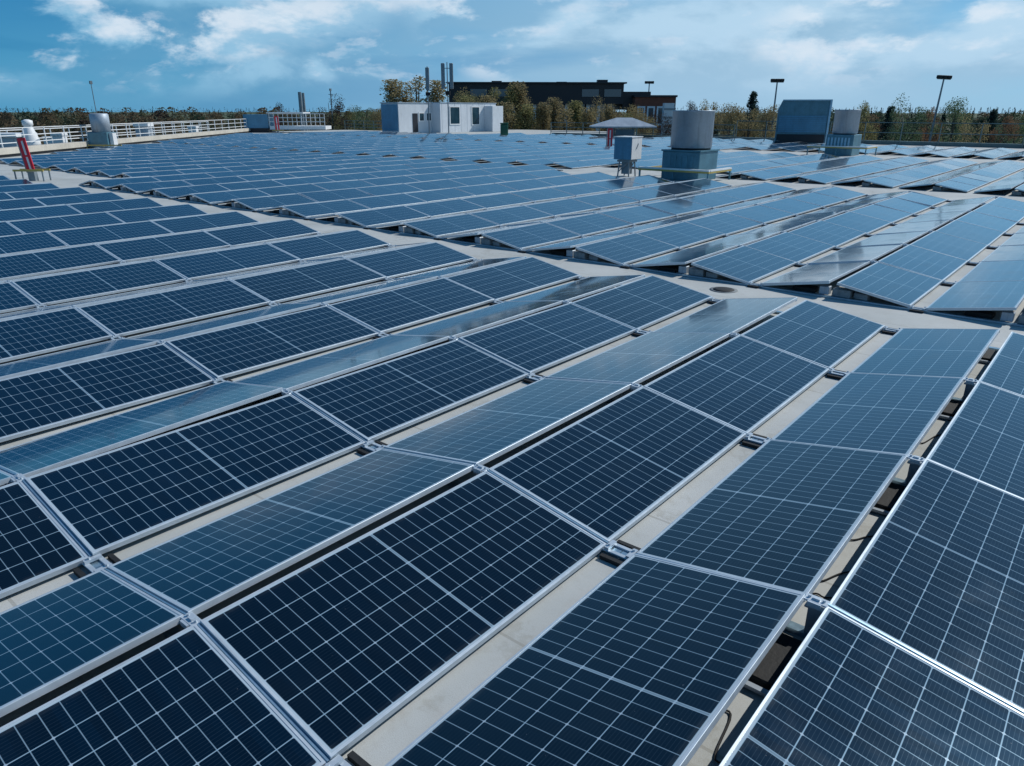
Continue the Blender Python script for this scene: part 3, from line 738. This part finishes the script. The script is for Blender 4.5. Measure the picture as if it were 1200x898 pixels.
LM = {'brown': leafmat('budding_crown', (.20, .165, .085), (.36, .30, .16)), 'olive': leafmat('olive_crown', (.16, .16, .065), (.32, .30, .14)),
      'green': leafmat('spring_crown', (.07, .12, .065), (.16, .22, .12)), 'conifer': leafmat('conifer_crown', (.022, .050, .045), (.05, .085, .07)),
      'red': leafmat('russet_crown', (.18, .10, .06), (.26, .16, .09)), 'gold': leafmat('golden_crown', (.24, .20, .10), (.40, .34, .19)), 'bare': leafmat('bare_twigs', (.045, .035, .03), (.09, .07, .055))}
WMAT = None
BARK = material('bark', (.07, .055, .045), .9, 0, .3, 3)
def crown_mesh(kind, shape, seed, n, size):
    """unit-height tree (height 1, scaled later): crown of many small leaf faces around limb ends"""
    rr = random.Random(seed); b = bmesh.new()
    cl = []
    if shape == 'round':
        for i in range(20):
            a = rr.uniform(0, 6.28); z = rr.uniform(.30, .93); rad = .30*math.sin(math.pi*min(1, max(.12, (z-.18)/.86)))**.7*rr.uniform(.35, 1)
            cl.append((rad*math.cos(a), rad*math.sin(a), z, rr.uniform(.06, .12)))
    elif shape == 'poplar':
        for i in range(34):
            a = rr.uniform(0, 6.28); z = rr.uniform(.12, .96)**.9; rad = .13*rr.uniform(.2, 1)*(1.15-z)
            cl.append((rad*math.cos(a), rad*math.sin(a), z, rr.uniform(.035, .065)))
    else:
        for i in range(26):
            z = i/26*.86+.12; rad = .26*(1.02-z)
            for q in range(3):
                a = rr.uniform(0, 6.28); cl.append((rad*.6*math.cos(a), rad*.6*math.sin(a), z, .03+rad*.45))
    for i in range(n):
        x, y, z, s = rr.choice(cl)
        p = Vector((rr.gauss(0, 1), rr.gauss(0, 1), rr.gauss(0, 1))); p = p.normalized()*s*rr.random()**.45*1.15
        c = Vector((x, y, z))+Vector((p.x, p.y, p.z*(1.3 if shape == 'poplar' else .85)))
        q = Vector((rr.gauss(0, 1), rr.gauss(0, 1), rr.gauss(0, 1))).to_track_quat('Z', 'Y')
        h = size*rr.uniform(.4, 1.4)
        if c.z > 1.0: c.z = 2.0-c.z
        b.faces.new([b.verts.new(c+q @ Vector((h*u_, h*v_, 0))) for u_, v_ in ((-1, -.2), (0, -.7), (1, .1), (.1, .8))])
    me = bpy.data.meshes.new('crown'); b.to_mesh(me); b.free(); me.materials.append(LM[kind])
    mb = MB(); mb.bar((0, 0, 0), (0.005, 0, .45), .020, 7, .012); mb.bar((.005, 0, .45), (0, .01, .9), .012, 6, .003)
    for x, y, z, s in cl[:14]: mb.bar((0, 0, max(.15, z-.28)), (x, y, z), .007, 5, .002)
    return me, mb.mesh('trunk', BARK)
TM = {}
def tree(px, ytop, D, kind, shape, seed, label, group=None, wid=1.0, n=6500):
    key = (kind, shape, seed % 3)
    if key not in TM: TM[key] = crown_mesh(kind, shape, hash((shape, seed % 3)) % 1 + seed % 3*17+len(kind), n, .0068 if shape != 'conifer' else .009)
    cm, tm = TM[key]; t_ = pt(px, ytop, D); H = max(5.0, t_.z+10)
    o = empty('tree', (t_.x, t_.y, -10), label, 'tree', rz=seed*1.7, group=group); o.scale = (H*wid, H*wid, H)
    link('trunk', tm, o); link('crown', cm, o)
T = [ # px, top, distance, kind, shape, width, label
 (458, 93, 112, 'gold', 'poplar', 1.5, 'yellow brown budding poplar leftmost behind the white plant room'),
 (472, 96, 114, 'gold', 'poplar', 1.5, 'short brown poplar second behind the white plant room'),
 (488, 88, 112, 'gold', 'poplar', 1.4, 'tallest yellow-brown poplar just left of the single antenna'),
 (510, 94, 113, 'gold', 'poplar', 1.4, 'brown poplar between the two antenna masts'),
 (558, 101, 120, 'brown', 'round', .8, 'wide brown tree left in front of the black building'),
 (582, 95, 118, 'olive', 'round', .8, 'olive brown tree right of the twin antenna with high crown'),
 (606, 96, 120, 'brown', 'poplar', 1.5, 'tall brown tree rising above the black roof'),
 (624, 108, 118, 'brown', 'round', .6, 'brown tree before the columns, left of centre'),
 (650, 114, 117, 'brown', 'poplar', 1.3, 'slim brown tree before the middle columns'),
 (676, 118, 116, 'olive', 'poplar', 1.3, 'slim olive tree before the middle columns'),
 (698, 110, 118, 'brown', 'round', .65, 'round brown tree at right of the columns'),
 (716, 122, 116, 'brown', 'poplar', 1.2, 'small brown tree beneath the black side wing'),
 (548, 106, 124, 'olive', 'round', .75, 'broad pale olive tree overlapping the left end of the black building'),
 (600, 110, 126, 'brown', 'round', .8, 'broad brown tree behind the bin reaching across the black facade'),
 (632, 117, 124, 'olive', 'round', .7, 'broad olive tree in front of the black facade, left of the middle'),
 (668, 121, 122, 'brown', 'round', .7, 'broad low brown tree in front of the middle of the black facade'),
 (724, 124, 120, 'brown', 'round', .7, 'broad low brown tree in front of the black side wing'),
 (544, 112, 113, 'olive', 'poplar', 1.3, 'olive brown poplar just behind the twin antenna mast'),
 (570, 112, 112, 'brown', 'poplar', 1.3, 'narrow brown tree rising right behind plant room end'),
 (594, 118, 111, 'brown', 'poplar', 1.6, 'brown tree right above the green bin'),
 (616, 122, 111, 'olive', 'poplar', 1.6, 'low olive tree right of the green bin'),
 (637, 120, 112, 'brown', 'poplar', 1.3, 'thin brown tree between columns left of centre'),
 (664, 126, 110, 'brown', 'poplar', 1.5, 'low light brown tree between the middle columns'),
 (688, 126, 110, 'brown', 'poplar', 1.5, 'low brown tree left of the round brown tree'),
 (748, 122, 116, 'brown', 'round', .7, 'brown tree hiding the left part of the brick annex'),
 (774, 124, 118, 'bare', 'round', .7, 'bare tree in front of the brick annex, beside the banded tower'),
 (738, 128, 112, 'olive', 'round', .6, 'low olive tree behind the white canopy'),
 (758, 132, 110, 'brown', 'round', .6, 'low brown tree before the brick annex'),
 (815, 112, 190, 'bare', 'round', .6, 'dark bare tree peeking over the big duct'),
 (838, 113, 120, 'brown', 'round', .6, 'golden brown tree just right of the big duct'),
 (858, 120, 118, 'brown', 'round', .7, 'low golden brown tree second right of big duct'),
 (884, 105, 150, 'conifer', 'conifer', .9, 'single dark pointed spruce left of the lamp mast'),
 (880, 121, 116, 'brown', 'round', .8, 'wide russet brown tree in front of the spruce'),
 (900, 122, 117, 'brown', 'round', .7, 'brown tree left of the blue air handler'),
 (975, 124, 130, 'conifer', 'round', .7, 'dark green tree right of the blue air handler'),
 (1012, 114, 120, 'olive', 'round', .6, 'pale olive tree right of the small duct'),
 (1045, 122, 140, 'conifer', 'conifer', .9, 'dark conifer left of the tall spring tree'),
 (1070, 108, 118, 'green', 'round', .6, 'tall spring green tree left of the leaning lamp'),
 (1092, 122, 130, 'red', 'round', .6, 'reddish tree under the leaning lamp mast'),
 (1124, 113, 118, 'green', 'round', .6, 'pale green tree right of the leaning lamp'),
 (1143, 128, 112, 'brown', 'round', .6, 'orange brown tree towards the right edge'),
 (1166, 126, 140, 'conifer', 'conifer', .9, 'dark conifer near the right edge'),
 (1180, 133, 108, 'red', 'round', .5, 'small red tree at the right edge'),
 (1196, 129, 125, 'green', 'round', .6, 'green tree cut by the right picture edge'),
 (325, 117, 160, 'bare', 'round', .7, 'bare dark tree left of the thick flue'),
 (384, 110, 150, 'bare', 'round', .8, 'bare dark tree around the thin lattice mast'),
 (405, 122, 150, 'olive', 'round', .8, 'low olive tree left of plant room'),
 (428, 121, 140, 'green', 'round', .8, 'dark green tree directly left of the plant room'),
 (442, 124, 135, 'brown', 'round', .8, 'brown tree touching the plant room left side'),
]
for i, (px, yt, D_, kd, sh, wd, lab) in enumerate(T): tree(px, yt, D_, kd, sh, i, lab, None, wd)
# far-off wood reading as one mass, from 190 m out to the horizon
rr = random.Random(5); wb = bmesh.new()
kinds = ['brown', 'olive', 'green', 'conifer', 'bare', 'red']
def wood_tree(x, y, H, mi, n):
    for i in range(n):
        a = rr.uniform(0, 6.28); z = rr.random(); rad = H*.30*math.sin(math.pi*(.12+.85*z))**.6*rr.random()**.4
        if mi == 3: rad = H*.22*(1-z)*rr.random()**.4
        c = Vector((x+rad*math.cos(a), y+rad*math.sin(a), -10+H*(.12+.88*z)))
        q = Vector((rr.gauss(0, 1), rr.gauss(0, 1), rr.gauss(0, 1))).to_track_quat('Z', 'Y'); h = H*.024*rr.uniform(.5, 1.5)
        f = wb.faces.new([wb.verts.new(c+q @ Vector((h*u_, h*v_, 0))) for u_, v_ in ((-1, -.2), (0, -.7), (1, .1), (.1, .8))]); f.material_index = mi
for D_, cnt, top, nn in ((185, 62, 11.4, 700), (215, 75, 11.9, 600), (260, 85, 12.3, 520), (330, 95, 12.6, 420), (450, 130, 13.0, 280), (640, 170, 14.3, 150), (900, 220, 15.8, 100), (1300, 260, 18.5, 70)):
    for i in range(cnt):
        px = -140+1480*(i+rr.random())/cnt
        D2 = D_*rr.uniform(.93, 1.08); p = pt(px, 129, D2)
        mi = rr.choice((0, 0, 0, 1, 1, 4, 2)) if px < 450 else rr.choice((0, 0, 1, 2, 2, 3, 2, 5 if D_ < 260 and px > 1000 else 4))
        if D_ > 400: mi = 3 if px > 700 else rr.choice((3, 3, 4))
        Ht = top*rr.uniform(.80, 1.04)*(1.04 if px < 420 else 1)
        if mi == 5: Ht *= .85
        if D_ > 400 and px < 700: Ht *= .86
        wood_tree(p.x, p.y, Ht, mi, nn)
me = bpy.data.meshes.new('distant_wood'); wb.to_mesh(me); wb.free()
WD = {'brown': ((.11, .085, .055), (.19, .145, .09)), 'olive': ((.085, .08, .045), (.15, .14, .08)), 'green': ((.035, .06, .04), (.08, .11, .065)),
      'conifer': ((.018, .035, .038), (.035, .06, .06)), 'bare': ((.05, .04, .034), (.09, .07, .055)), 'red': ((.10, .055, .038), (.15, .09, .06))}
for k_ in kinds: me.materials.append(leafmat('wood_'+k_, *WD[k_]))
tag(link('distant_wood', me), 'far brown and dark green wood along the horizon', 'wood', kind='stuff')
print('panels', len(top300), len(rest), 'rails', len(done))
